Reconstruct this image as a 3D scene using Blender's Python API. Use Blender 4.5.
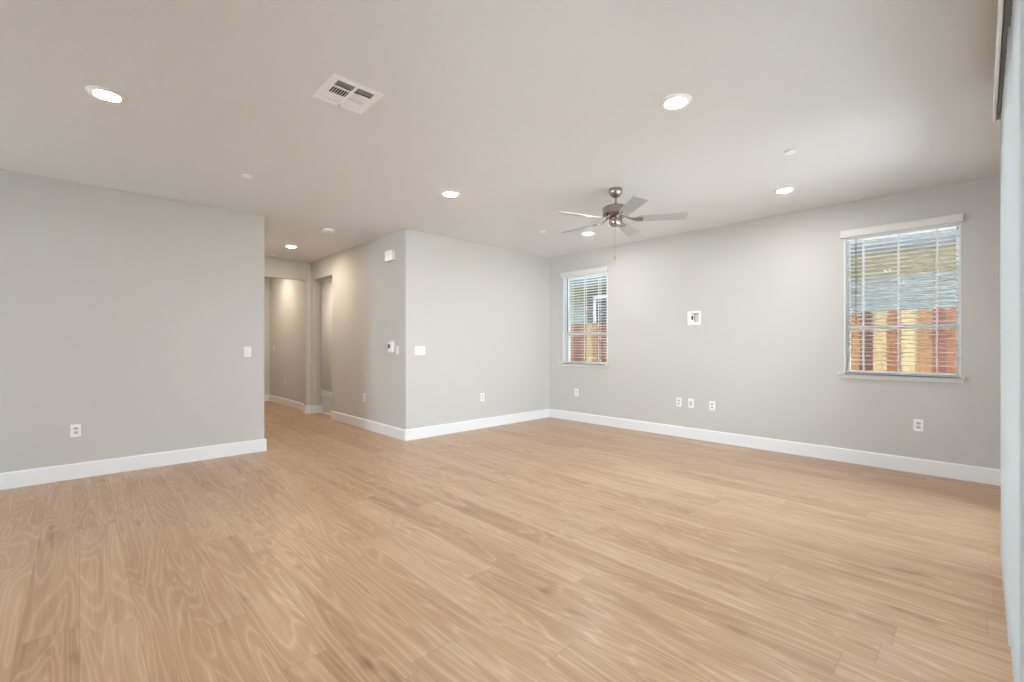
import bpy, bmesh, math, random
from mathutils import Vector, Matrix
random.seed(7)
C = bpy.context.scene.collection
for o in list(bpy.data.objects):
    bpy.data.objects.remove(o)

# ------------------------------------------------------------------ camera
H = 2.74                     # ceiling height
YAW = 0.8057                 # view direction from +X towards +Y
cam_d = bpy.data.cameras.new('camera')
cam = bpy.data.objects.new('camera', cam_d)
C.objects.link(cam)
cam.location = (0, 0, 1.2327)
cam.rotation_euler = (math.pi/2, 0, YAW - math.pi/2)
cam_d.sensor_width = 36.0
cam_d.lens = 450.54/1024*36.0
cam_d.shift_y = (345.267-341.0)/1024
cam_d.clip_start = 0.02
bpy.context.scene.camera = cam

# ------------------------------------------------------------------ world, daylight, exposure
SKY = 15.5
LAMP = 300.0
w = bpy.data.worlds.new('sky')
bpy.context.scene.world = w
w.use_nodes = True
nt = w.node_tree
for n in list(nt.nodes):
    nt.nodes.remove(n)
out = nt.nodes.new('ShaderNodeOutputWorld')
bg = nt.nodes.new('ShaderNodeBackground')
tc = nt.nodes.new('ShaderNodeTexCoord')
sp = nt.nodes.new('ShaderNodeSeparateXYZ')
rp = nt.nodes.new('ShaderNodeValToRGB')
rp.color_ramp.elements[0].color = (0.81, 0.905, 1.0, 1)
rp.color_ramp.elements[1].color = (0.62, 0.80, 1.0, 1)
nt.links.new(tc.outputs['Generated'], sp.inputs[0])
nt.links.new(sp.outputs['Z'], rp.inputs[0])
nt.links.new(rp.outputs[0], bg.inputs[0])
bg.inputs[1].default_value = SKY
nt.links.new(bg.outputs[0], out.inputs[0])

def portal(name, loc, rot, sx, sy):
    l = bpy.data.lights.new(name, 'AREA')
    l.shape = 'RECTANGLE'; l.size = sx; l.size_y = sy
    l.cycles.is_portal = True
    o = bpy.data.objects.new(name, l)
    o.location = loc; o.rotation_euler = rot
    C.objects.link(o)
# area light points along local -Z
portal('daylight_patio_door', (2.65, -0.33, 1.2), (math.radians(90), 0, 0), 4.7, 2.4)
portal('daylight_added_door', (-4.78, 4.0, 1.2), (0, math.radians(-90), 0), 2.4, 2.0)  # portal for the added, unseen door behind the camera

sun_d = bpy.data.lights.new('sun', 'SUN'); sun_d.energy = 125.0; sun_d.angle = math.radians(0.6); sun_d.color = (0.96, 0.98, 1.0)
sun = bpy.data.objects.new('sun', sun_d); C.objects.link(sun)
sun.rotation_euler = Vector((-0.22, -0.28, -0.93)).to_track_quat('-Z', 'Y').to_euler()

vs = bpy.context.scene.view_settings
vs.view_transform = 'Standard'
vs.look = 'None'
vs.exposure = 0.28
vs.gamma = 1.0
vs.use_curve_mapping = False
bpy.context.scene.display_settings.display_device = 'sRGB'

# ------------------------------------------------------------------ materials
def srgb(r, g, b):
    f = lambda c: (c/255/12.92) if c/255 <= 0.04045 else ((c/255+0.055)/1.055)**2.4
    return (f(r), f(g), f(b), 1)

def mat(name, col, rough=0.5, metal=0.0, bump=None, spec=0.5, vary=0.0):
    m = bpy.data.materials.new(name)
    m.use_nodes = True
    t = m.node_tree
    p = t.nodes['Principled BSDF']
    p.inputs['Base Color'].default_value = col
    p.inputs['Roughness'].default_value = rough
    p.inputs['Metallic'].default_value = metal
    p.inputs['Specular IOR Level'].default_value = spec
    tcn = t.nodes.new('ShaderNodeTexCoord')
    if vary:
        n = t.nodes.new('ShaderNodeTexNoise'); n.inputs['Scale'].default_value = 3
        t.links.new(tcn.outputs['Object'], n.inputs['Vector'])
        mx = t.nodes.new('ShaderNodeMix'); mx.data_type = 'RGBA'
        mx.inputs['A'].default_value = col
        mx.inputs['B'].default_value = (col[0]*(1-vary), col[1]*(1-vary), col[2]*(1-vary), 1)
        t.links.new(n.outputs['Fac'], mx.inputs['Factor'])
        t.links.new(mx.outputs['Result'], p.inputs['Base Color'])
    if bump:
        sc, st, dist = bump
        n = t.nodes.new('ShaderNodeTexNoise'); n.inputs['Scale'].default_value = sc
        n.inputs['Detail'].default_value = 4
        t.links.new(tcn.outputs['Object'], n.inputs['Vector'])
        b = t.nodes.new('ShaderNodeBump'); b.inputs['Strength'].default_value = st
        b.inputs['Distance'].default_value = dist
        t.links.new(n.outputs['Fac'], b.inputs['Height'])
        t.links.new(b.outputs[0], p.inputs['Normal'])
    return m

M = {}
M['wall'] = mat('wall_paint', (0.600, 0.588, 0.563, 1), 0.75, bump=(140, 0.15, 0.002))
M['ceiling'] = mat('ceiling_paint', (0.775, 0.772, 0.765, 1), 0.85, bump=(70, 0.35, 0.004))
M['trim'] = mat('trim_paint', (0.86, 0.87, 0.88, 1), 0.35)
M['plastic'] = mat('white_plastic', (0.94, 0.94, 0.93, 1), 0.35)
M['plastic_dark'] = mat('socket_slots', (0.03, 0.03, 0.03, 1), 0.5)
M['plastic_shade'] = mat('off_white_plastic', (0.62, 0.60, 0.57, 1), 0.4)
M['screen'] = mat('display_glass', (0.02, 0.02, 0.02, 1), 0.15)
M['nickel'] = mat('brushed_nickel', (0.36, 0.33, 0.30, 1), 0.22, 1.0)
M['brass'] = mat('brass', (0.55, 0.36, 0.10, 1), 0.3, 1.0)
M['blade'] = mat('silver_blade_finish', (0.49, 0.50, 0.50, 1), 0.28, 0.5)
M['blind'] = mat('blind_slat_vinyl', (0.90, 0.91, 0.91, 1), 0.4)
M['valance'] = mat('blind_valance_vinyl', (0.76, 0.74, 0.71, 1), 0.4)
M['cord'] = mat('blind_cord', (0.85, 0.85, 0.83, 1), 0.7)
M['wand'] = mat('grey_wand', (0.10, 0.11, 0.12, 1), 0.2)
M['vinyl'] = mat('window_vinyl', (0.88, 0.87, 0.83, 1), 0.4)
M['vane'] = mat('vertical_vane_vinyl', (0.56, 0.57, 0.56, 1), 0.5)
M['track'] = mat('aluminium_track', (0.25, 0.25, 0.24, 1), 0.4, 0.6)
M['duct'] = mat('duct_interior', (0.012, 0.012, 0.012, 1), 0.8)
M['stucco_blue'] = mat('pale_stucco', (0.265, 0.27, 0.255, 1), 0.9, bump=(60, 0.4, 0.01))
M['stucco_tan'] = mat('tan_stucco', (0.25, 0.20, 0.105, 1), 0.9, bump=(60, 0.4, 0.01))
M['soffit'] = mat('soffit_paint', (0.34, 0.34, 0.36, 1), 0.8)
M['roof'] = mat('roof_tile', (0.20, 0.19, 0.19, 1), 0.9, bump=(12, 0.8, 0.03))
M['recess_shade'] = mat('dark_window_trim', (0.09, 0.07, 0.05, 1), 0.7)  # dark tone stands for shade in the neighbour's window recess
M['dark_glass'] = mat('dark_window_glass', (0.03, 0.035, 0.04, 1), 0.1)
M['concrete'] = mat('patio_concrete', (0.68, 0.67, 0.65, 1), 0.9, bump=(30, 0.3, 0.01), vary=0.2)
M['dirt'] = mat('side_yard_gravel', (0.16, 0.14, 0.11, 1), 0.95, bump=(40, 0.8, 0.03), vary=0.3)
M['exterior'] = mat('exterior_stucco', (0.60, 0.57, 0.50, 1), 0.9, bump=(60, 0.4, 0.01))

def tile_mat():
    m = mat('grey_bathroom_tile', (0.5, 0.49, 0.48, 1), 0.3)
    t = m.node_tree; p = t.nodes['Principled BSDF']
    tcn = t.nodes.new('ShaderNodeTexCoord')
    b = t.nodes.new('ShaderNodeTexBrick')
    b.inputs['Color1'].default_value = (0.50, 0.48, 0.46, 1)
    b.inputs['Color2'].default_value = (0.42, 0.41, 0.40, 1)
    b.inputs['Mortar'].default_value = (0.25, 0.24, 0.23, 1)
    b.inputs['Scale'].default_value = 1.0
    b.inputs['Brick Width'].default_value = 0.6; b.inputs['Row Height'].default_value = 0.3
    b.inputs['Mortar Size'].default_value = 0.005
    t.links.new(tcn.outputs['Object'], b.inputs['Vector'])
    t.links.new(b.outputs['Color'], p.inputs['Base Color'])
    return m
M['tile'] = tile_mat()

def glass_mat():
    m = bpy.data.materials.new('clear_window_glass'); m.use_nodes = True
    t = m.node_tree
    for n in list(t.nodes): t.nodes.remove(n)
    o = t.nodes.new('ShaderNodeOutputMaterial')
    tr = t.nodes.new('ShaderNodeBsdfTransparent'); tr.inputs[0].default_value = (0.84, 0.87, 0.87, 1)
    gl = t.nodes.new('ShaderNodeBsdfGlossy'); gl.inputs['Roughness'].default_value = 0.02
    fr = t.nodes.new('ShaderNodeFresnel'); fr.inputs['IOR'].default_value = 1.45
    mx = t.nodes.new('ShaderNodeMixShader')
    t.links.new(fr.outputs[0], mx.inputs[0]); t.links.new(tr.outputs[0], mx.inputs[1])
    t.links.new(gl.outputs[0], mx.inputs[2]); t.links.new(mx.outputs[0], o.inputs[0])
    return m
M['glass'] = glass_mat()

def emit_mat(name, col, s):
    m = bpy.data.materials.new(name); m.use_nodes = True
    t = m.node_tree; p = t.nodes['Principled BSDF']
    p.inputs['Base Color'].default_value = (0.9, 0.9, 0.9, 1)
    p.inputs['Emission Color'].default_value = col
    p.inputs['Emission Strength'].default_value = s
    return m
M['lens'] = emit_mat('lit_lamp_lens', (1.0, 0.985, 0.965, 1), LAMP)
M['lens_warm'] = emit_mat('lit_lamp_lens_warm', (1.0, 0.86, 0.68, 1), LAMP*1.5)
M['lens_bath'] = emit_mat('lit_lamp_lens_side_room', (1.0, 0.88, 0.72, 1), LAMP*2.0)

def wood_floor():
    m = bpy.data.materials.new('oak_plank_floor'); m.use_nodes = True
    t = m.node_tree; p = t.nodes['Principled BSDF']; N = t.nodes.new; L = t.links.new
    PW, PL = 0.185, 1.52
    tcn = N('ShaderNodeTexCoord'); s = N('ShaderNodeSeparateXYZ'); L(tcn.outputs['Object'], s.inputs[0])
    def mth(op, a, b=None, clamp=False):
        n = N('ShaderNodeMath'); n.operation = op; n.use_clamp = clamp
        for i, v in enumerate((a, b)):
            if v is None: continue
            if isinstance(v, (int, float)): n.inputs[i].default_value = v
            else: L(v, n.inputs[i])
        return n.outputs[0]
    xs = mth('DIVIDE', s.outputs['X'], PW)
    row = mth('FLOOR', xs)
    wn = N('ShaderNodeTexWhiteNoise'); wn.noise_dimensions = '1D'; L(row, wn.inputs['W'])
    ys = mth('ADD', mth('DIVIDE', s.outputs['Y'], PL), mth('MULTIPLY', wn.outputs['Value'], 7.3))
    col = mth('FLOOR', ys)
    cmb = N('ShaderNodeCombineXYZ'); L(row, cmb.inputs[0]); L(col, cmb.inputs[1])
    w2 = N('ShaderNodeTexWhiteNoise'); w2.noise_dimensions = '2D'; L(cmb.outputs[0], w2.inputs['Vector'])
    fx = mth('FRACT', xs); fy = mth('FRACT', ys)
    ex = mth('MINIMUM', fx, mth('SUBTRACT', 1.0, fx)); ey = mth('MINIMUM', fy, mth('SUBTRACT', 1.0, fy))
    gx = mth('LESS_THAN', ex, 0.0065); gy = mth('LESS_THAN', ey, 0.0010)
    gap = mth('MAXIMUM', gx, gy)
    # grain space: offset every plank, squash along the plank
    off = N('ShaderNodeCombineXYZ')
    L(mth('MULTIPLY', w2.outputs['Value'], 37.0), off.inputs[2])
    L(mth('MULTIPLY', w2.outputs['Value'], 11.0), off.inputs[1])
    va = N('ShaderNodeVectorMath'); va.operation = 'ADD'
    L(tcn.outputs['Object'], va.inputs[0]); L(off.outputs[0], va.inputs[1])
    def mapped(sx, sy):
        mp = N('ShaderNodeMapping'); mp.inputs['Scale'].default_value = (sx, sy, 1); L(va.outputs[0], mp.inputs[0]); return mp.outputs[0]
    def noise(v, sc, det=3, rough=.55, dist=0.0):
        n = N('ShaderNodeTexNoise'); n.inputs['Scale'].default_value = sc; n.inputs['Detail'].default_value = det
        n.inputs['Roughness'].default_value = rough; n.inputs['Distortion'].default_value = dist; L(v, n.inputs['Vector']); return n.outputs['Fac']
    # contour lines of a stretched noise = cathedral grain
    base = noise(mapped(6.5, 0.62), 1.0, 1.5, .4, 0.35)
    rings = mth('FRACT', mth('MULTIPLY', base, 17.0))
    rings = mth('ABSOLUTE', mth('SUBTRACT', rings, 0.5))          # 0 .. .5
    rings = mth('MULTIPLY', rings, 2.0)
    rings = mth('POWER', rings, 3.5)
    fine = noise(mapped(110, 3.5), 1.0, 3, .6)
    mid = noise(mapped(17, 0.7), 1.0, 4, .65, 0.6)
    blotch = noise(mapped(2.6, 0.9), 1.0, 2, .5)
    knots = noise(mapped(9, 3.0), 1.0, 2, .5)
    kn = N('ShaderNodeMapRange'); kn.inputs['From Min'].default_value = .66; kn.inputs['From Max'].default_value = .80; L(knots, kn.inputs[0])
    fac = mth('ADD', mth('MULTIPLY', rings, -0.20), mth('MULTIPLY', fine, 0.32))
    fac = mth('ADD', fac, mth('MULTIPLY', mid, 0.62))
    fac = mth('ADD', fac, mth('MULTIPLY', blotch, 0.30))
    fac = mth('ADD', fac, mth('MULTIPLY', kn.outputs[0], 0.30))
    fac = mth('ADD', fac, mth('MULTIPLY', mth('SUBTRACT', w2.outputs['Value'], 0.5), 0.13))
    r = N('ShaderNodeValToRGB'); cr = r.color_ramp
    cr.elements[0].position = 0.30; cr.elements[0].color = WOOD[0]
    cr.elements[1].position = 0.95; cr.elements[1].color = WOOD[2]
    e = cr.elements.new(0.60); e.color = WOOD[1]
    L(fac, r.inputs[0])
    mx = N('ShaderNodeMix'); mx.data_type = 'RGBA'; mx.inputs['B'].default_value = (0.16, 0.09, 0.045, 1)
    L(mth('MULTIPLY', gap, 0.38), mx.inputs['Factor']); L(r.outputs[0], mx.inputs['A'])
    L(mx.outputs['Result'], p.inputs['Base Color'])
    rr = mth('ADD', mth('MULTIPLY', fine, 0.12), 0.27)
    L(rr, p.inputs['Roughness'])
    p.inputs['Specular IOR Level'].default_value = 0.5
    b = N('ShaderNodeBump'); b.inputs['Strength'].default_value = 0.12; b.inputs['Distance'].default_value = 0.002
    L(mth('SUBTRACT', fine, gap), b.inputs['Height']); L(b.outputs[0], p.inputs['Normal'])
    return m
WOOD = [(0.57, 0.390, 0.255, 1), (0.44, 0.270, 0.155, 1), (0.23, 0.122, 0.060, 1)]
M['floor'] = wood_floor()

def fence_mat():
    m = bpy.data.materials.new('cedar_pickets'); m.use_nodes = True
    t = m.node_tree; p = t.nodes['Principled BSDF']; N = t.nodes.new; L = t.links.new
    tcn = N('ShaderNodeTexCoord'); s = N('ShaderNodeSeparateXYZ'); L(tcn.outputs['Object'], s.inputs[0])
    d = N('ShaderNodeMath'); d.operation = 'DIVIDE'; L(s.outputs['Y'], d.inputs[0]); d.inputs[1].default_value = 0.145
    fl = N('ShaderNodeMath'); fl.operation = 'FLOOR'; L(d.outputs[0], fl.inputs[0]); ad = N('ShaderNodeMath'); ad.operation = 'ADD'; ad.inputs[1].default_value = 28.19; L(fl.outputs[0], ad.inputs[0])
    wn = N('ShaderNodeTexWhiteNoise'); wn.noise_dimensions = '1D'; L(ad.outputs[0], wn.inputs['W'])
    r = N('ShaderNodeValToRGB'); r.color_ramp.interpolation = 'CONSTANT'
    cols = [(0.0, (0.070, 0.014, 0.001, 1)), (0.22, (0.19, 0.125, 0.052, 1)), (0.42, (0.105, 0.029, 0.003, 1)), (0.58, (0.22, 0.15, 0.07, 1)), (0.72, (0.045, 0.008, 0.0005, 1)), (0.86, (0.14, 0.058, 0.012, 1))]
    r.color_ramp.elements[0].color = cols[0][1]; r.color_ramp.elements[1].position = .22; r.color_ramp.elements[1].color = cols[1][1]
    for ps, c in cols[2:]:
        e = r.color_ramp.elements.new(ps); e.color = c
    L(wn.outputs['Value'], r.inputs[0])
    mp = N('ShaderNodeMapping'); mp.inputs['Scale'].default_value = (1, 30, 2); L(tcn.outputs['Object'], mp.inputs[0])
    n = N('ShaderNodeTexNoise'); n.inputs['Scale'].default_value = 1.5; n.inputs['Detail'].default_value = 4; L(mp.outputs[0], n.inputs['Vector'])
    mx = N('ShaderNodeMix'); mx.data_type = 'RGBA'; mx.blend_type = 'MULTIPLY'; mx.inputs['Factor'].default_value = 1.0
    L(r.outputs[0], mx.inputs['A']); L(n.outputs['Color'], mx.inputs['B'])
    gr = N('ShaderNodeRGBToBW'); L(n.outputs['Color'], gr.inputs[0])
    mr = N('ShaderNodeMapRange'); mr.inputs['From Min'].default_value = .3; mr.inputs['From Max'].default_value = .6; mr.inputs['To Min'].default_value = .45; mr.inputs['To Max'].default_value = .95
    L(gr.outputs[0], mr.inputs[0]); L(mr.outputs[0], mx.inputs['B'])
    L(mx.outputs['Result'], p.inputs['Base Color']); p.inputs['Roughness'].default_value = .85
    return m
M['fence'] = fence_mat()

# ------------------------------------------------------------------ mesh helpers
def add_box(bm, x0, x1, y0, y1, z0, z1, bev=0.0, mtx=None, seg=2):
    r = bmesh.ops.create_cube(bm, size=1)
    vs_ = r['verts']
    for v in vs_:
        v.co = Vector(((x0+x1)/2 + v.co.x*(x1-x0), (y0+y1)/2 + v.co.y*(y1-y0), (z0+z1)/2 + v.co.z*(z1-z0)))
    if bev:
        es = list({e for v in vs_ for e in v.link_edges})
        r2 = bmesh.ops.bevel(bm, geom=es, offset=bev, segments=seg, affect='EDGES', profile=0.5)
        vs_ = list({v for f in r2['faces'] for v in f.verts} | {v for v in vs_ if v.is_valid})
    if mtx:
        bmesh.ops.transform(bm, matrix=mtx, verts=[v for v in vs_ if v.is_valid])
    return vs_

def add_prism(bm, pts, z0, z1):
    lo = [bm.verts.new((x, y, z0)) for x, y in pts]
    hi = [bm.verts.new((x, y, z1)) for x, y in pts]
    n = len(pts)
    bm.faces.new(lo[::-1]); bm.faces.new(hi)
    for i in range(n):
        bm.faces.new((lo[i], lo[(i+1) % n], hi[(i+1) % n], hi[i]))

def rounded(pts, radii, seg=5):
    out_ = []; n = len(pts)
    for i, (p, r) in enumerate(zip(pts, radii)):
        if not r: out_.append(p); continue
        P = Vector(p); A = (Vector(pts[i-1])-P).normalized(); B = (Vector(pts[(i+1) % n])-P).normalized()
        c = P + (A+B)*r
        a0 = P + A*r - c; b0 = P + B*r - c
        for k in range(seg+1):
            t_ = k/seg*math.pi/2
            q = c + a0*math.cos(t_) + b0*math.sin(t_)
            out_.append((q.x, q.y))
    return out_

def add_lathe(bm, prof, cx=0, cy=0, seg=40, cap=True):
    rings = []
    for r, z in prof:
        if r < 1e-6: rings.append([bm.verts.new((cx, cy, z))])
        else: rings.append([bm.verts.new((cx+r*math.cos(2*math.pi*k/seg), cy+r*math.sin(2*math.pi*k/seg), z)) for k in range(seg)])
    for a, b in zip(rings, rings[1:]):
        for k in range(seg):
            k2 = (k+1) % seg
            if len(a) == 1 and len(b) == 1: continue
            if len(a) == 1: bm.faces.new((a[0], b[k2], b[k]))
            elif len(b) == 1: bm.faces.new((a[k], a[k2], b[0]))
            else: bm.faces.new((a[k], a[k2], b[k2], b[k]))

def add_tube(bm, pts, r, seg=8):
    pts = [Vector(p) for p in pts]; rings = []
    for i, p in enumerate(pts):
        d = (pts[min(i+1, len(pts)-1)] - pts[max(i-1, 0)]).normalized()
        u = d.orthogonal().normalized(); v = d.cross(u)
        if rings:                                                     # keep the rings aligned
            pu = prev_u - d*prev_u.dot(d); u = pu.normalized(); v = d.cross(u)
        prev_u = u
        rings.append([bm.verts.new(p + (u*math.cos(2*math.pi*k/seg) + v*math.sin(2*math.pi*k/seg))*r) for k in range(seg)])
    for a, b in zip(rings, rings[1:]):
        for k in range(seg):
            bm.faces.new((a[k], a[(k+1) % seg], b[(k+1) % seg], b[k]))
    bm.faces.new(rings[0][::-1]); bm.faces.new(rings[-1])

def slab(bm, ax, t0, t1, a0, a1, b0, b1, holes):
    """box of thickness t0..t1 on axis ax spanning a,b with rectangular holes (a0,a1,b0,b1)"""
    As = sorted({a0, a1, *[h[0] for h in holes], *[h[1] for h in holes]})
    Bs = sorted({b0, b1, *[h[2] for h in holes], *[h[3] for h in holes]})
    solid = {}
    for i in range(len(As)-1):
        for j in range(len(Bs)-1):
            ca, cb = (As[i]+As[i+1])/2, (Bs[j]+Bs[j+1])/2
            solid[i, j] = not any(h[0] < ca < h[1] and h[2] < cb < h[3] for h in holes)
    def P(t, a, b):
        return {0: (t, a, b), 1: (a, t, b), 2: (a, b, t)}[ax]
    V = {}
    def v(t, a, b):
        k = P(t, a, b)
        if k not in V: V[k] = bm.verts.new(k)
        return V[k]
    for (i, j), s_ in solid.items():
        if not s_: continue
        A0, A1, B0, B1 = As[i], As[i+1], Bs[j], Bs[j+1]
        for t in (t0, t1): bm.faces.new((v(t, A0, B0), v(t, A1, B0), v(t, A1, B1), v(t, A0, B1)))
        if not solid.get((i-1, j)): bm.faces.new((v(t0, A0, B0), v(t0, A0, B1), v(t1, A0, B1), v(t1, A0, B0)))
        if not solid.get((i+1, j)): bm.faces.new((v(t0, A1, B0), v(t0, A1, B1), v(t1, A1, B1), v(t1, A1, B0)))
        if not solid.get((i, j-1)): bm.faces.new((v(t0, A0, B0), v(t0, A1, B0), v(t1, A1, B0), v(t1, A0, B0)))
        if not solid.get((i, j+1)): bm.faces.new((v(t0, A0, B1), v(t0, A1, B1), v(t1, A1, B1), v(t1, A0, B1)))

def obj(name, bm, m, parent=None, smooth=False, loc=None):
    bmesh.ops.recalc_face_normals(bm, faces=bm.faces[:])
    me = bpy.data.meshes.new(name); bm.to_mesh(me); bm.free()
    me.materials.append(M[m])
    if smooth:
        for p in me.polygons: p.use_smooth = True
        try: me.set_sharp_from_angle(angle=math.radians(35))
        except Exception: pass
    o = bpy.data.objects.new(name, me); C.objects.link(o)
    if parent: o.parent = parent
    if loc: o.location = loc
    return o

def struct(name, bm, m, parent=None, smooth=False):
    o = obj(name, bm, m, parent, smooth)
    if not parent: o['kind'] = 'structure'
    return o

def thing(name, label, cat, loc=(0, 0, 0), rz=0.0, group=None):
    o = bpy.data.objects.new(name, None); C.objects.link(o)
    o.empty_display_size = 0.1
    o.location = loc; o.rotation_euler = (0, 0, rz)
    o['label'] = label; o['category'] = cat
    if group: o['group'] = group
    return o

def dup(root, loc, rz, label, group=None):
    r = root.copy(); C.objects.link(r); r.location = loc; r.rotation_euler = (0, 0, rz); r['label'] = label
    if group: r['group'] = group
    elif 'group' in r: del r['group']
    for ch in list(root.children):
        c = ch.copy(); C.objects.link(c); c.parent = r
        for g in ch.children:
            d = g.copy(); C.objects.link(d); d.parent = c
    return r

# ------------------------------------------------------------------ room shell
X3, Y2, XH, Y1, X1 = 5.832, 5.145, 3.04, 5.797, 1.561     # right wall, middle wall, hall wall, left wall, left wall end
YN = -0.17                                                # wall with the patio door
YB = 8.45                                                 # end of the hall
DH = 2.41                                                 # head of the openings
TOP = H + 0.02
XW = -4.6

bm = bmesh.new(); slab(bm, 2, -0.12, 0.0, XW-0.2, X3+0.12, YN-0.15, 12.0, [(XH+0.16, X3+0.12, 5.3, 12.0)])
struct('floor', bm, 'floor')
bm = bmesh.new(); add_box(bm, XH+0.165, 4.4, 5.3, 12.0, -0.12, -0.002)
struct('floor_bathroom', bm, 'tile')
bm = bmesh.new(); add_box(bm, XH+0.145, XH+0.185, 7.49, 8.36, 0.0005, 0.008, 0.003)
struct('trim_1', bm, 'trim')                                      # threshold strip

VENT = (1.045, 1.292, 2.512, 2.764)
bm = bmesh.new(); slab(bm, 2, H, H+0.15, XW-0.2, X3+0.12, YN-0.15, 12.0, [VENT])
struct('ceiling', bm, 'ceiling')

bm = bmesh.new(); r_ = 0.012
add_prism(bm, rounded([(XW-0.2, Y1), (X1, Y1), (X1, 12.0), (X1-0.12, 12.0), (X1-0.12, Y1+0.12), (XW-0.2, Y1+0.12)], [0, r_, 0, 0, 0, 0]), 0, H)
struct('wall_left', bm, 'wall', smooth=True)

# middle wall + right wall of the hall up to the side opening, in one L
bm = bmesh.new()
add_prism(bm, rounded([(XH, Y2), (X3, Y2), (X3, Y2+0.12), (XH+0.16, Y2+0.12), (XH+0.16, 7.49), (XH, 7.49)], [r_, 0, 0, 0, 0, 0]), 0, H)
struct('wall_middle', bm, 'wall', smooth=True)
bm = bmesh.new(); add_box(bm, XH, XH+0.16, 7.49, 8.36, DH, H)
struct('wall_hall_header', bm, 'wall')
# end of the hall: stub, header over the opening, and everything right of it
bm = bmesh.new()
add_prism(bm, rounded([(XH, 8.36), (XH+0.16, 8.36), (XH+0.16, YB+0.12), (2.955, YB+0.12), (2.955, YB), (XH, YB)], [r_, r_, 0, r_, r_, 0]), 0, H)
struct('wall_hall_stub', bm, 'wall', smooth=True)
bm = bmesh.new(); add_box(bm, X1, 2.955, YB, YB+0.12, DH, H)
add_box(bm, X1, X1+0.12, YB, YB+0.12, 0, DH)
struct('wall_hall_end', bm, 'wall')
bm = bmesh.new(); add_box(bm, XH, XH+0.16, YB+0.12, 10.93, 0, H)
struct('wall_hall_right', bm, 'wall')
bm = bmesh.new(); add_box(bm, X1, XH+0.16, 10.93, 11.05, 0, H)
struct('wall_hall_far', bm, 'wall')
# bathroom behind the side opening
bm = bmesh.new(); add_box(bm, 4.25, 4.37, 5.2655, 12.0, -0.002, H)
struct('wall_bathroom_right', bm, 'wall')
bm = bmesh.new(); add_box(bm, XH+0.16, 4.25, 11.6, 11.72, -0.002, H)
add_box(bm, XH+0.04, XH+0.16, 11.05, 11.72, -0.002, H)
struct('wall_bathroom_far', bm, 'wall')

# right wall with two windows (Y0,Y1,Z0,Z1)
W2Z0, W2Z1 = 0.945, 2.40
WIN = {1: (3.965, 4.84), 2: (0.128, 1.005)}
bm = bmesh.new(); slab(bm, 0, X3, X3+0.14, YN-0.15, Y2+0.12, -0.15, 7.5, [(WIN[2][0], WIN[2][1], W2Z0, W2Z1), (WIN[1][0], WIN[1][1], W2Z0, W2Z1)])  # carried up unseen past the ceiling to shade the side yard
struct('wall_right', bm, 'wall')
# near wall with the patio door
PX0, PX1, PZ = 0.30, 5.0, 2.42  # opening widened past the vane blind to let in more daylight
bm = bmesh.new(); slab(bm, 1, YN-0.15, YN, XW-0.2, X3, -0.15, 3.1, [(PX0, PX1, 0.0, PZ)])
struct('wall_near', bm, 'wall')
# kitchen side wall behind the camera
bm = bmesh.new(); slab(bm, 0, XW-0.15, XW, YN, Y1, 0, H, [(3.0, 5.0, 0.0, 2.4)])
struct('wall_kitchen', bm, 'wall')

# baseboards --------------------------------------------------------
def baseboard(name, path, th=0.016, h=0.142, start=0, end=0):
    """path of the wall face; room lies to the left of the walking direction"""
    pts = [Vector((x, y)) for x, y in path]; n = len(pts)
    def offs(i, d):
        if i == 0: t_ = (pts[1]-pts[0]).normalized(); return pts[0] + Vector((-t_.y, t_.x))*d
        if i == n-1: t_ = (pts[-1]-pts[-2]).normalized(); return pts[-1] + Vector((-t_.y, t_.x))*d
        a = (pts[i]-pts[i-1]).normalized(); b = (pts[i+1]-pts[i]).normalized()
        na = Vector((-a.y, a.x)); nb = Vector((-b.y, b.x)); mm = (na+nb).normalized()
        return pts[i] + mm*(d/mm.dot(na))
    prof = [(0, 0.0005), (th, 0.0005), (th, h-0.012), (th-0.003, h-0.004), (th-0.007, h), (0, h)]
    bm = bmesh.new(); rows = []
    for i in range(n):
        rows.append([bm.verts.new((offs(i, d).x, offs(i, d).y, z)) for d, z in prof])
    k = len(prof)
    for a, b in zip(rows, rows[1:]):
        for j in range(k): bm.faces.new((a[j], a[(j+1) % k], b[(j+1) % k], b[j]))
    bm.faces.new(rows[0]); bm.faces.new(rows[-1][::-1])
    return struct(name, bm, 'trim')
baseboard('baseboard_left', [(X1, YB), (X1, Y1), (XW, Y1)])
baseboard('baseboard_middle', [(X3, Y2), (XH, Y2)])
baseboard('baseboard_hall_right', [(XH, Y2), (XH, 7.49), (XH+0.16, 7.49)])
baseboard('baseboard_right', [(X3, YN), (X3, Y2)])
baseboard('baseboard_hall_end', [(XH+0.16, 8.36), (XH, 8.36), (XH, YB), (2.955, YB), (2.955, YB+0.12), (XH, YB+0.12)][::1])
baseboard('baseboard_hall_passage', [(XH, YB+0.12), (XH, 10.93)])
baseboard('baseboard_hall_far', [(XH, 10.93), (X1, 10.93)])
baseboard('baseboard_bathroom', [(4.25, 5.4), (4.25, 11.6)])
baseboard('baseboard_near', [(PX1+0.02, YN), (X3, YN)])

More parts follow.
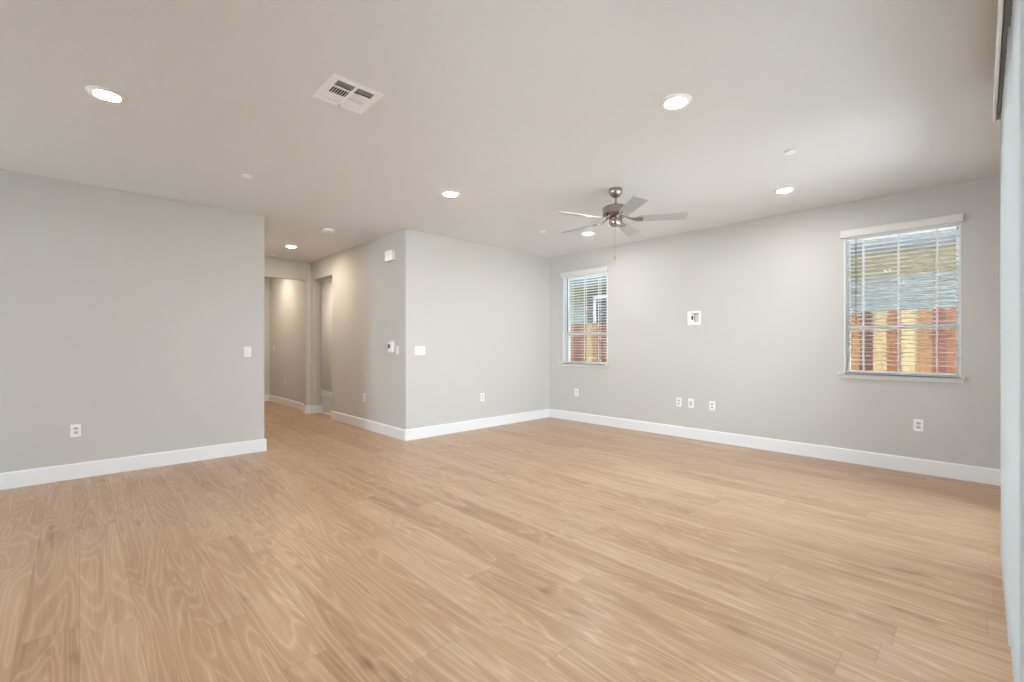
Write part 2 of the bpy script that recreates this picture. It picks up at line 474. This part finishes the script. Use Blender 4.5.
# windows -----------------------------------------------------------
def window(n):
    y0, y1 = WIN[n]
    root = bpy.data.objects.new('window_%d' % n, None); C.objects.link(root); root['kind'] = 'structure'
    xf = X3 + 0.085
    def part(name, bm, m): return obj(name, bm, m, root)
    bm = bmesh.new()                                         # white jamb liner
    t = 0.012
    add_box(bm, X3-0.003, X3+0.14, y0, y0+t, W2Z0, W2Z1); add_box(bm, X3-0.003, X3+0.14, y1-t, y1, W2Z0, W2Z1)
    add_box(bm, X3-0.003, X3+0.14, y0+t, y1-t, W2Z1-t, W2Z1)
    part('jamb', bm, 'trim')
    bm = bmesh.new(); f = 0.022                              # vinyl frame + meeting rail
    a0, a1, b0, b1 = y0+t, y1-t, W2Z0, W2Z1-t
    slab(bm, 0, xf, xf+0.05, a0, a1, b0, b1, [(a0+f, a1-f, b0+f, 1.395), (a0+f, a1-f, 1.44, b1-f)])
    part('window_frame', bm, 'vinyl')
    bm = bmesh.new(); add_box(bm, xf+0.02, xf+0.026, a0+f, a1-f, b0+f, 1.395); add_box(bm, xf+0.03, xf+0.036, a0+f, a1-f, 1.44, b1-f)
    part('pane', bm, 'glass')
    bm = bmesh.new()                                         # stool with a nose and an apron below
    add_box(bm, X3-0.045, X3+0.085, y0, y1, W2Z0-0.022, W2Z0+0.002)
    add_box(bm, X3-0.045, X3+0.001, y0-0.032, y1+0.052, W2Z0-0.022, W2Z0+0.002, 0.006)
    pr = [(0, -0.058), (0.012, -0.058), (0.016, -0.047), (0.024, -0.036), (0.030, -0.0225), (0, -0.0225)]
    rows = [[bm.verts.new((X3-d, yy, W2Z0+z)) for d, z in pr] for yy in (y0-0.015, y1+0.034)]
    k = len(pr)
    for j in range(k): bm.faces.new((rows[0][j], rows[0][(j+1) % k], rows[1][(j+1) % k], rows[1][j]))
    bm.faces.new(rows[0]); bm.faces.new(rows[1][::-1])
    part('window_sill', bm, 'trim')
window(1); window(2)

# sliding patio door
root = bpy.data.objects.new('door_1', None); C.objects.link(root); root['kind'] = 'structure'
bm = bmesh.new(); q = (PX1-PX0)/3; f = 0.06
hs = [(PX0+i*q+f, PX0+(i+1)*q-f, 0.08, PZ-0.07) for i in range(3)]
slab(bm, 1, YN-0.12, YN-0.07, PX0, PX1, 0.0, PZ, hs)
obj('door_frame', bm, 'trim', root)
bm = bmesh.new()
for h_ in hs: add_box(bm, h_[0], h_[1], YN-0.10, YN-0.094, h_[2], h_[3])
obj('pane', bm, 'glass', root)
bm = bmesh.new(); add_box(bm, PX0+q+0.015, PX0+q+0.04, YN-0.07, YN-0.045, 0.9, 1.15, 0.005)
obj('door_handle', bm, 'trim', root)

# unseen glass door behind the camera, added to let in fill daylight
root = bpy.data.objects.new('door_added', None); C.objects.link(root); root['kind'] = 'structure'
bm = bmesh.new(); slab(bm, 0, XW-0.12, XW-0.07, 3.0, 5.0, 0.0, 2.4, [(3.06, 3.97, 0.08, 2.33), (4.03, 4.94, 0.08, 2.33)])
obj('door_frame', bm, 'trim', root)
bm = bmesh.new(); add_box(bm, XW-0.10, XW-0.094, 3.06, 3.97, 0.08, 2.33); add_box(bm, XW-0.10, XW-0.094, 4.03, 4.94, 0.08, 2.33)
obj('pane', bm, 'glass', root)

# ------------------------------------------------------------------ horizontal blinds
def blind(n, label, wand_side):
    y0, y1 = WIN[n]; yc = (y0+y1)/2
    t = thing('window_blind', label, 'blind', (X3, yc, W2Z0), 0.0)
    hw = (y1-y0)/2 - 0.018
    z = lambda v: v - W2Z0
    bm = bmesh.new()                                          # valance with a small lip, standing on the wall face
    vw = (y1-y0)/2 + 0.026
    vr = -(vw-0.010)
    add_box(bm, -0.036, -0.026, vr, vw, z(2.362), z(2.436), 0.003)
    add_box(bm, -0.030, -0.001, vr, vr+0.010, z(2.364), z(2.434)); add_box(bm, -0.030, -0.001, vw-0.010, vw, z(2.364), z(2.434))
    obj('valance', bm, 'valance', t)
    bm = bmesh.new(); add_box(bm, 0.004, 0.060, -hw, hw, z(2.335), z(2.385), 0.002)
    obj('headrail', bm, 'blind', t)
    bm = bmesh.new()                                          # curved slats, nearly level
    zz = 2.310; pitch = 0.0425; seg = 5
    while zz > W2Z0+0.055:
        for s_ in range(seg):
            pass
        prev = None
        top, bot = [], []
        for k in range(seg+1):
            u = k/seg*2-1
            x = 0.032 + u*0.0245; dz = 0.0035*(1-u*u) - u*0.0035*0.6
            top.append((x, dz+0.0013)); bot.append((x, dz-0.0013))
        ring = top + bot[::-1]
        A = [bm.verts.new((x, -hw, z(zz)+dz)) for x, dz in ring]; B = [bm.verts.new((x, hw, z(zz)+dz)) for x, dz in ring]
        m_ = len(ring)
        for j in range(m_): bm.faces.new((A[j], A[(j+1) % m_], B[(j+1) % m_], B[j]))
        bm.faces.new(A); bm.faces.new(B[::-1])
        zz -= pitch
    obj('slats', bm, 'blind', t)
    bm = bmesh.new(); add_box(bm, 0.008, 0.056, -hw, hw, 0.008, 0.026, 0.004)
    obj('bottom_rail', bm, 'blind', t)
    for yy in (-hw*0.66, 0.0, hw*0.66):
        bm = bmesh.new()
        for xx in (0.0055, 0.0585): add_box(bm, xx-0.0012, xx+0.0012, yy-0.004, yy+0.004, 0.012, z(2.34))
        add_tube(bm, [(0.004, yy+0.006, z(2.3)), (0.004, yy+0.006, z(1.1)), (0.001, yy+0.004, 0.075), (-0.003, yy-0.004, 0.035), (0.004, yy-0.012, 0.014)], 0.0016, 6)
        obj('ladder_cord', bm, 'cord', t)
    bm = bmesh.new(); ws = wand_side*(hw-0.085)
    add_tube(bm, [(-0.006, ws, z(2.345)), (-0.010, ws, z(2.30)), (-0.010, ws, z(1.45))], 0.0045, 8)
    obj('tilt_wand', bm, 'wand', t)
    return t
blind(2, 'white two-inch blind on the larger-looking window nearest the right edge', 1)
blind(1, 'white two-inch blind on the small-looking window beside the far room corner', 1)

# ------------------------------------------------------------------ vertical blind at the patio door
vb = thing('vertical_blind', 'white vertical vane blind along the patio door at the right edge', 'blind', (0, YN, 0))
bm = bmesh.new(); VX = 3.74
add_box(bm, PX0-0.1, VX, 0.113, 0.124, 2.50, 2.60, 0.003)
add_box(bm, VX-0.011, VX, 0.0005, 0.114, 2.50, 2.60)
obj('valance', bm, 'trim', vb)
bm = bmesh.new(); add_box(bm, PX0-0.08, VX-0.02, 0.012, 0.108, 2.530, 2.575, 0.002)
add_box(bm, PX0-0.08, VX-0.02, 0.0, 0.025, 2.55, 2.575)
obj('headrail', bm, 'track', vb)
def vane_bm():
    bm = bmesh.new(); seg = 6; A = []
    for zz in (0.02, 2.515):
        ring = []
        for s_ in (1, -1):
            for k in range(seg+1):
                u = (k/seg*2-1)*s_
                ring.append((0.006*(1-u*u)+0.0006*s_, u*0.0445, zz))
        A.append([bm.verts.new(p) for p in ring])
    n = len(A[0])
    for j in range(n): bm.faces.new((A[0][j], A[0][(j+1) % n], A[1][(j+1) % n], A[1][j]))
    bm.faces.new(A[0][::-1]); bm.faces.new(A[1])
    return bm
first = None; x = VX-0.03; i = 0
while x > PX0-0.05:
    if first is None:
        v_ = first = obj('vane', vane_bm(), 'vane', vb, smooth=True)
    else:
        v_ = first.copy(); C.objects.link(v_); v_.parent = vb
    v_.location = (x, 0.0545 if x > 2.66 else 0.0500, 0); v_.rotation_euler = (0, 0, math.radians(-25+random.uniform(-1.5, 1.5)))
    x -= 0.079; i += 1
# ------------------------------------------------------------------ recessed lights
def downlight(loc, label, lens='lens', group='recessed ceiling lights'):
    t = thing('recessed_light', label, 'ceiling light', loc, 0, group)
    bm = bmesh.new(); add_lathe(bm, [(0.060, -0.001), (0.060, -0.008), (0.065, -0.012), (0.088, -0.010), (0.0955, -0.004), (0.0955, -0.001)], seg=48)
    # close the ring
    obj('trim_ring', bm, 'plastic', t, smooth=True)
    bm = bmesh.new(); add_lathe(bm, [(0.060, -0.002), (0.0595, -0.008), (0.052, -0.0125), (0.030, -0.0155), (0.0, -0.0165)], seg=48)
    obj('lens', bm, lens, t, smooth=True)
    return t
LG = 'recessed ceiling lights'
d0 = downlight((0.119, 3.635, H), 'lit round recessed light over the left wall, the largest at upper left')
dup(d0, (2.66, 1.31, H), 0, 'large lit round recessed light at upper right, in front of the fan', LG)
dup(d0, (2.66, 3.655, H), 0, 'lit round recessed light between the ceiling vent and the fan', LG)
dup(d0, (4.93, 1.32, H), 0, 'lit round recessed light right of the fan, closest to the right window', LG)
dup(d0, (4.93, 3.655, H), 0, 'lit round recessed light seen just below the left fan blades', LG)
downlight((2.318, 7.26, H), 'lit warm recessed light in the hallway ceiling', 'lens_warm')
downlight((2.42, 9.75, H), 'warm recessed light in the passage beyond the hallway opening', 'lens_warm')
downlight((3.62, 10.1, H), 'warm recessed light in the side room off the hallway', 'lens_bath')
dup(d0, (0.119, 1.31, H), 0, 'added recessed fill light overhead beside the patio door, out of the frame', LG)  # this and the next two are unseen, added to brighten the room
dup(d0, (-2.4, 3.635, H), 0, 'added unseen recessed fill light over the kitchen end by the left wall', LG)
dup(d0, (-2.4, 1.31, H), 0, 'added unseen recessed fill light over the kitchen end by the patio wall', LG)

# ------------------------------------------------------------------ sprinkler covers, smoke detector
def disc(name, label, cat, loc, r, h, group=None):
    t = thing(name, label, cat, loc, 0, group)
    bm = bmesh.new(); add_lathe(bm, [(0, -0.0005), (r*0.82, -0.0005), (r*0.82, -h*0.35), (r*0.8, -h*0.4), (r, -h*0.45), (r, -h*0.8), (r*0.93, -h), (0, -h)], seg=36)
    obj('cover', bm, 'plastic', t, smooth=True)
    return t
SG = 'sprinkler covers'
s0 = disc('sprinkler_cover', 'small white round sprinkler cover near the top of the left wall', 'sprinkler', (1.072, 4.51, H), 0.042, 0.014, SG)
dup(s0, (3.977, 1.028, H), 0, 'small white round sprinkler cover above the right recessed light', SG)
dup(s0, (4.411, 4.004, H), 0, 'small white round sprinkler cover left of the fan near the far corner', SG)
dup(s0, (2.316, 8.15, H), 0, 'small white round sprinkler cover at the far end of the hallway ceiling', SG)
sd = thing('smoke_detector', 'white round smoke detector on the hallway ceiling entrance', 'smoke detector', (2.325, 5.87, H))
bm = bmesh.new(); add_lathe(bm, [(0, -0.0005), (0.074, -0.0005), (0.074, -0.008), (0.080, -0.010), (0.080, -0.026), (0.072, -0.034), (0.0, -0.036)], seg=40)
obj('housing', bm, 'plastic', sd, smooth=True)
bm = bmesh.new(); add_lathe(bm, [(0, -0.0355), (0.012, -0.0355), (0.011, -0.039), (0, -0.0395)], 0.02, 0.01, seg=20)
obj('test_button', bm, 'plastic_shade', sd, smooth=True)

# ------------------------------------------------------------------ ceiling vent
vt = thing('ceiling_vent', 'white square ceiling register with angled louvers', 'vent', ((VENT[0]+VENT[1])/2, (VENT[2]+VENT[3])/2, H))
hx, hy = (VENT[1]-VENT[0])/2, (VENT[3]-VENT[2])/2
bm = bmesh.new(); slab(bm, 2, -0.007, -0.0005, -0.152, 0.152, -0.155, 0.155,
     [(-0.112, -0.008, -0.118, -0.050), (0.008, 0.112, -0.118, -0.050), (-0.112, -0.008, -0.038, 0.036), (0.008, 0.112, -0.038, 0.036), (-0.112, -0.008, 0.048, 0.116), (0.008, 0.112, 0.048, 0.116)])
obj('face_frame', bm, 'plastic', vt)
def louver(bm, along, c, a0, a1, sgn, L=0.017, ang=40):
    ca, sa = math.cos(math.radians(ang)), math.sin(math.radians(ang))
    pts = [(-L/2*ca*sgn, -L/2*sa), (L/2*ca*sgn, L/2*sa)]
    nx, nz = -sa*sgn*0.0006, ca*0.0006
    ring = [(pts[0][0]-nx, pts[0][1]-nz), (pts[1][0]-nx, pts[1][1]-nz), (pts[1][0]+nx, pts[1][1]+nz), (pts[0][0]+nx, pts[0][1]+nz)]
    f = (lambda a, u, z: (a, c+u, z+0.001)) if along == 'x' else (lambda a, u, z: (c+u, a, z+0.001))
    A = [bm.verts.new(f(a0, u, z)) for u, z in ring]; B = [bm.verts.new(f(a1, u, z)) for u, z in ring]
    for j in range(4): bm.faces.new((A[j], A[(j+1) % 4], B[(j+1) % 4], B[j]))
    bm.faces.new(A); bm.faces.new(B[::-1])
for k, (sx0, sx1, sg) in enumerate(((-0.112, -0.008, 1), (0.008, 0.112, -1))):
    bm = bmesh.new()
    for c in (-0.107, -0.093, -0.079, -0.065): louver(bm, 'x', c, sx0, sx1, 1)
    for c in (0.058, 0.072, 0.086, 0.100, 0.112): louver(bm, 'x', c, sx0, sx1, -1, 0.017, 30)
    n = 7
    for i in range(n):
        louver(bm, 'y', sx0+(i+0.5)*(sx1-sx0)/n, -0.038, 0.036, sg, 0.016, 42 if sg > 0 else 36)
    obj('louvers', bm, 'plastic', vt)
for c in (-0.060, 0.0):
    pass
bm = bmesh.new(); add_box(bm, -0.004, 0.004, 0.125, 0.140, -0.018, -0.006, 0.001)
obj('damper_lever', bm, 'plastic_shade', vt)
bm = bmesh.new()
slab(bm, 2, 0.012, 0.14, -hx+0.001, hx-0.001, -hy+0.001, hy-0.001, [(-hx+0.004, hx-0.004, -hy+0.004, hy-0.004)])
add_box(bm, -hx+0.001, hx-0.001, -hy+0.001, hy-0.001, 0.14, 0.145)
obj('duct_boot', bm, 'duct', vt)

# ------------------------------------------------------------------ ceiling fan
FX, FY = 3.735, 2.445
fan = thing('ceiling_fan', 'brushed nickel ceiling fan with five silver blades and pull chain', 'ceiling fan', (FX, FY, H))
bm = bmesh.new(); add_lathe(bm, [(0, -0.0005), (0.064, -0.0005), (0.066, -0.012), (0.062, -0.040), (0.046, -0.066), (0.026, -0.080), (0.016, -0.084), (0, -0.084)], seg=40)
obj('canopy', bm, 'nickel', fan, True)
bm = bmesh.new(); add_lathe(bm, [(0, -0.08), (0.0125, -0.08), (0.0125, -0.155), (0.024, -0.158), (0.026, -0.170), (0, -0.170)], seg=24)
obj('downrod', bm, 'nickel', fan, True)
bm = bmesh.new(); add_lathe(bm, [(0, -0.160), (0.05, -0.161), (0.108, -0.172), (0.124, -0.182), (0.126, -0.192), (0.122, -0.196), (0.124, -0.240), (0.126, -0.246), (0.120, -0.256), (0.085, -0.270), (0.060, -0.282), (0, -0.282)], seg=56)
obj('motor_housing', bm, 'nickel', fan, True)
bm = bmesh.new(); add_lathe(bm, [(0, -0.281), (0.058, -0.281), (0.062, -0.290), (0.061, -0.338), (0.052, -0.352), (0.030, -0.358), (0, -0.359)], seg=40)
obj('switch_housing', bm, 'nickel', fan, True)
def blade_bm():
    bm = bmesh.new(); r0, r1 = 0.205, 0.655
    pts = []
    n = 8
    wa, wb = 0.052, 0.068
    out_ = [(r0, -wa*0.72), (r0+0.03, -wa)]
    out_ += [(r1-0.018, -wb)] + [(r1-0.018+0.018*math.sin(a), -wb+0.018*(1-math.cos(a))) for a in [k/5*math.pi/2 for k in range(1, 6)]]
    out_ += [(x_, -y_) for x_, y_ in out_[::-1]]
    add_prism(bm, out_, -0.003, 0.003)
    return bm
first_b = None
for k in range(5):
    a = math.radians(15.7+72*k)
    mt = Matrix.Translation((0, 0, -0.297)) @ Matrix.Rotation(a, 4, 'Z') @ Matrix.Rotation(math.radians(-12), 4, 'X')
    if first_b is None:
        b_ = first_b = obj('blade', blade_bm(), 'blade', fan)
        bm = bmesh.new()                                       # curved iron arm from the motor, forked on the blade
        arm = [(0.085, 0.0, 0.040), (0.115, 0, 0.018), (0.15, 0, 0.002), (0.20, 0, -0.006), (0.255, 0, -0.006)]
        for (xa, _, za), (xb, _, zb), wa, wb in zip(arm, arm[1:], (0.022, 0.014, 0.016, 0.034), (0.014, 0.016, 0.034, 0.030)):
            va = [bm.verts.new(p) for p in ((xa, -wa, za+0.003), (xa, wa, za+0.003), (xa, wa, za-0.003), (xa, -wa, za-0.003))]
            vb2 = [bm.verts.new(p) for p in ((xb, -wb, zb+0.003), (xb, wb, zb+0.003), (xb, wb, zb-0.003), (xb, -wb, zb-0.003))]
            for j in range(4): bm.faces.new((va[j], va[(j+1) % 4], vb2[(j+1) % 4], vb2[j]))
            bm.faces.new(va[::-1]); bm.faces.new(vb2)
        for yy in (-0.018, 0.018):
            add_lathe(bm, [(0.005, -0.008), (0.005, -0.011), (0, -0.012)], 0.235, yy, 10)
        first_i = obj('blade_iron', bm, 'nickel', b_)
    else:
        b_ = first_b.copy(); C.objects.link(b_); b_.parent = fan
        ir = first_i.copy(); C.objects.link(ir); ir.parent = b_
    b_.matrix_local = mt
bm = bmesh.new(); add_tube(bm, [(-0.004, 0.004, -0.355), (-0.004, 0.004, -0.648)], 0.0011, 6)
ch = obj('pull_chain', bm, 'nickel', fan)
bm = bmesh.new(); add_lathe(bm, [(0, -0.640), (0.004, -0.643), (0.0075, -0.655), (0.0075, -0.680), (0.004, -0.690), (0, -0.691)], -0.004, 0.004, 16)
f_ = obj('chain_fob', bm, 'brass', ch, True); f_['label'] = 'brass pull chain fob'

# ------------------------------------------------------------------ wall plates (local: plate on the XZ plane, facing -Y)
FR = {'left': 0.0, 'middle': 0.0, 'right': -math.pi/2, 'hall': -math.pi/2}
def place(wall, along, z):
    return {'left': (along, Y1, z), 'middle': (along, Y2, z), 'right': (X3, along, z), 'hall': (XH, along, z)}[wall], FR[wall]
def plate(t, wd, ht, th=0.006):
    bm = bmesh.new(); add_box(bm, -wd/2, wd/2, -th, -0.0003, -ht/2, ht/2, 0.0022)
    obj('cover_plate', bm, 'plastic', t)
def outlet(wall, along, z, label):
    loc, rz = place(wall, along, z)
    t = thing('wall_outlet', label, 'outlet', loc, rz, 'wall outlets')
    plate(t, 0.072, 0.116)
    for zz in (-0.0195, 0.0195):
        bm = bmesh.new(); pts = rounded([(-0.017, -0.0135), (0.017, -0.0135), (0.017, 0.0135), (-0.017, 0.0135)], [0.006]*4, 4)
        lo = [bm.verts.new((x_, -0.0058, zz+y_)) for x_, y_ in pts]; hi = [bm.verts.new((x_, -0.0085, zz+y_)) for x_, y_ in pts]
        bm.faces.new(lo); bm.faces.new(hi[::-1])
        for j in range(len(pts)): bm.faces.new((lo[j], lo[(j+1) % len(pts)], hi[(j+1) % len(pts)], hi[j]))
        s_ = obj('socket', bm, 'plastic_shade', t)
        bm = bmesh.new()
        add_box(bm, -0.0075, -0.0050, -0.0092, -0.0082, zz-0.002, zz+0.008); add_box(bm, 0.0050, 0.0075, -0.0092, -0.0082, zz-0.001, zz+0.007)
        add_box(bm, -0.0028, 0.0028, -0.0092, -0.0082, zz-0.0095, zz-0.004)
        obj('slots', bm, 'plastic_dark', s_)
    return t
def copy_to(t, wall, along, z, label):
    loc, rz = place(wall, along, z)
    return dup(t, loc, rz, label, t.get('group'))
o0 = outlet('left', -0.023, 0.445, 'white duplex outlet low on the left wall')
copy_to(o0, 'middle', 4.327, 0.462, 'white duplex outlet low on the middle wall between hallway and corner')
copy_to(o0, 'right', 4.557, 0.465, 'white duplex outlet below the window beside the far corner')
copy_to(o0, 'right', 2.822, 0.468, 'white duplex outlet, leftmost of three plates below the media box')
copy_to(o0, 'right', 2.379, 0.460, 'white duplex outlet, rightmost of three plates below the media box')
copy_to(o0, 'right', 0.418, 0.463, 'white duplex outlet below the window at the right edge')
copy_to(o0, 'hall', 6.321, 0.460, 'white duplex outlet low on the hallway wall below the thermostat')
copy_to(o0, 'hall', 9.853, 0.482, 'white duplex outlet low on the wall beyond the hallway opening')

loc, rz = place('right', 2.657, 0.466)
t = thing('cable_plate', 'white plate with small coax jack, middle of three below the media box', 'wall plate', loc, rz)
plate(t, 0.072, 0.116)
bm = bmesh.new(); add_box(bm, -0.0165, 0.0165, -0.0075, -0.0055, -0.033, 0.033, 0.0008); obj('insert', bm, 'plastic_shade', t)
bm = bmesh.new(); add_lathe(bm, [(0, 0), (0.0045, 0), (0.0045, 0.008), (0, 0.008)], seg=12)
bmesh.ops.transform(bm, matrix=Matrix.Translation((0, -0.0070, 0)) @ Matrix.Rotation(math.radians(90), 4, 'X'), verts=bm.verts[:])
obj('coax_jack', bm, 'nickel', t)

def switch(wall, along, z, label, n=1, name='light_switch'):
    loc, rz = place(wall, along, z)
    t = thing(name, label, 'light switch', loc, rz)
    plate(t, 0.072+0.046*(n-1) - (0.008 if n > 2 else 0), 0.117)
    for i in range(n):
        cx = (i-(n-1)/2)*0.046
        bm = bmesh.new(); add_box(bm, cx-0.0165, cx+0.0165, -0.0075, -0.0055, -0.033, 0.033, 0.0008)
        r_o = obj('rocker_frame', bm, 'plastic_shade', t)
        bm = bmesh.new(); sg = 1 if i % 2 == 0 else -1
        pr = [(-0.0070, -0.030), (-0.0085-0.003*(sg < 0), -0.030), (-0.0085, 0.0), (-0.0085-0.003*(sg > 0), 0.030), (-0.0070, 0.030)]
        rows = [[bm.verts.new((cx+xx, y_, z_)) for y_, z_ in pr] for xx in (-0.0135, 0.0135)]
        for j in range(5): bm.faces.new((rows[0][j], rows[0][(j+1) % 5], rows[1][(j+1) % 5], rows[1][j]))
        bm.faces.new(rows[0]); bm.faces.new(rows[1][::-1])
        obj('rocker', bm, 'plastic', r_o)
    return t
switch('left', 1.385, 1.160, 'single white rocker switch near the end of the left wall')
switch('middle', 3.251, 1.163, 'wide three-gang white switch plate beside the hallway corner', 3)
switch('hall', 5.356, 1.168, 'single white switch right of the thermostat on the hallway wall')
switch('hall', 10.608, 1.174, 'single white switch on the wall beyond the hallway opening')

# thermostat
loc, rz = place('hall', 5.50, 1.210)
t = thing('thermostat', 'white wall thermostat with a dark display on the hallway wall', 'thermostat', loc, rz)
bm = bmesh.new(); add_box(bm, -0.060, 0.060, -0.006, -0.0003, -0.074, 0.074, 0.002); obj('back_plate', bm, 'plastic', t)
bm = bmesh.new(); add_box(bm, -0.056, 0.056, -0.034, -0.005, -0.070, 0.070, 0.007, seg=3); obj('housing', bm, 'plastic', t)
bm = bmesh.new(); add_box(bm, -0.046, 0.002, -0.0350, -0.0335, -0.018, 0.040, 0.0004); obj('display', bm, 'screen', t)

# door chime
loc, rz = place('hall', 5.513, 2.437)
t = thing('door_chime', 'white boxy door chime high on the hallway wall', 'door chime', loc, rz)
bm = bmesh.new(); add_box(bm, -0.100, 0.100, -0.052, -0.0003, -0.070, 0.070, 0.007, seg=3); obj('cover', bm, 'plastic', t)
bm = bmesh.new()
for zz in (-0.045, -0.035, -0.025): add_box(bm, 0.0995, 0.1008, -0.040, -0.012, zz-0.0015, zz+0.0015)
obj('sound_slots', bm, 'plastic_shade', t)

# recessed media box (plate with a recess: frame, dark well, outlet and cable entry)
loc, rz = place('right', 2.614, 1.590)
t = thing('media_box', 'white square recessed media box high on the right wall', 'media box', loc, rz)
bm = bmesh.new(); slab(bm, 1, -0.008, -0.0003, -0.088, 0.088, -0.090, 0.090, [(-0.052, 0.062, -0.052, 0.062)])
obj('cover_plate', bm, 'plastic', t)
bm = bmesh.new(); add_box(bm, -0.052, 0.062, -0.0012, -0.0004, -0.052, 0.062)
obj('back_panel', bm, 'plastic_shade', t)
bm = bmesh.new(); add_box(bm, -0.048, 0.005, -0.0060, -0.0012, -0.048, 0.050, 0.001)
op = obj('outlet_insert', bm, 'plastic', t)
bm = bmesh.new(); add_box(bm, -0.034, -0.008, -0.0068, -0.0059, -0.022, 0.030)
obj('slots', bm, 'plastic_dark', op)
bm = bmesh.new(); add_box(bm, -0.020, 0.060, -0.0072, -0.0012, 0.050, 0.061); add_box(bm, 0.006, 0.012, -0.0072, -0.0012, -0.050, 0.050)
obj('recess_edge', bm, 'plastic_dark', t)

# ------------------------------------------------------------------ outdoors
GZ = -0.15
bm = bmesh.new(); add_box(bm, X3+0.14, 30, -25, 25, GZ-0.1, GZ); struct('ground_side_yard', bm, 'dirt')
bm = bmesh.new(); add_box(bm, -20, X3+0.14, -25, YN-0.15, GZ-0.1, GZ+0.02); struct('ground_patio', bm, 'concrete')
bm = bmesh.new(); add_box(bm, -20, XW-0.2, YN-0.15, 25, GZ-0.1, GZ+0.02); struct('ground_far_side', bm, 'concrete')
# unseen own eave, added to shade the side yard
bm = bmesh.new(); add_box(bm, X3+0.14, X3+0.45, -0.6, 12.2, 2.85, 2.95); add_box(bm, X3+0.43, X3+0.47, -0.6, 12.2, 2.80, 3.02)
struct('trim_2', bm, 'soffit')

# side fence: dog-eared cedar pickets, rails and posts
XF, FT = 7.75, 1.69
fe = thing('wooden_fence', 'cedar dog-eared picket fence of mixed brown boards outside the windows', 'fence', (XF, 0, GZ))
bm = bmesh.new(); k = -28
while k < 75:
    y0 = k*0.145+0.0025; y1 = y0+0.140; zt = FT-GZ+random.uniform(-0.008, 0.008); c = 0.03
    pts = [(y0, 0.02), (y1, 0.02), (y1, zt-c), (y1-c, zt), (y0+c, zt), (y0, zt-c)]
    A = [bm.verts.new((0.0, y_, z_)) for y_, z_ in pts]; B = [bm.verts.new((0.018, y_, z_)) for y_, z_ in pts]
    for j in range(6): bm.faces.new((A[j], A[(j+1) % 6], B[(j+1) % 6], B[j]))
    bm.faces.new(A[::-1]); bm.faces.new(B); k += 1
obj('pickets', bm, 'fence', fe)
for z_ in (0.35, 1.5):
    bm = bmesh.new(); add_box(bm, 0.019, 0.058, -4.0, 10.8, z_-0.045, z_+0.045); obj('rail', bm, 'fence', fe)
for i in range(7):
    bm = bmesh.new(); add_box(bm, 0.059, 0.148, -4.0+i*2.4, -3.91+i*2.4, 0, 1.75, 0.004); obj('post', bm, 'fence', fe)

# neighbour's house
XN = 9.6
nh = thing('neighbour_house', 'neighbouring house with pale wall, tan band and grey eave beyond the fence', 'house', (XN, 4, GZ))
z = lambda v: v-GZ
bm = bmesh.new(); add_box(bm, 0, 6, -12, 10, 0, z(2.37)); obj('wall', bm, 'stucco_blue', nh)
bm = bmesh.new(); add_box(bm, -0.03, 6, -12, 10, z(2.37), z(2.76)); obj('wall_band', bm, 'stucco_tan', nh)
bm = bmesh.new(); add_box(bm, -1.6, 6, -12.3, 10.3, z(2.76), z(2.80)); add_box(bm, -1.63, -1.58, -12.3, 10.3, z(2.72), z(3.00)); obj('soffit', bm, 'soffit', nh)
bm = bmesh.new()
P = [(-1.66, z(2.99)), (4.0, z(5.4)), (8.0, z(2.99))]
A = [bm.verts.new((x_, -12.4, z_)) for x_, z_ in P]; B = [bm.verts.new((x_, 10.4, z_)) for x_, z_ in P]
for j in range(3): bm.faces.new((A[j], A[(j+1) % 3], B[(j+1) % 3], B[j]))
bm.faces.new(A); bm.faces.new(B[::-1])
obj('roof', bm, 'roof', nh)
bm = bmesh.new(); slab(bm, 0, -0.06, -0.001, 1.50, 3.10, z(1.0), z(2.66), [(1.62, 2.93, z(1.1), z(2.50))]); wf = obj('window_surround', bm, 'recess_shade', nh)  # recess shade put in as a dark frame
bm = bmesh.new(); slab(bm, 0, -0.045, -0.0005, 1.62, 2.93, z(1.1), z(2.50), [(1.70, 2.24, z(1.2), z(2.42)), (2.31, 2.85, z(1.2), z(2.42))]); obj('window_frame', bm, 'trim', wf)
bm = bmesh.new(); add_box(bm, -0.02, -0.0006, 1.70, 2.24, z(1.2), z(2.42)); add_box(bm, -0.02, -0.0006, 2.31, 2.85, z(1.2), z(2.42)); obj('pane', bm, 'dark_glass', wf)

# back yard wall and fence beyond the patio
bf = thing('back_fence', 'cedar picket fence at the end of the back yard', 'fence', (0, -6.0, GZ))
bm = bmesh.new()
for k in range(-70, 60):
    x0 = k*0.145; add_box(bm, x0, x0+0.14, 0, 0.018, 0.02, 1.85)
obj('pickets', bm, 'fence', bf)
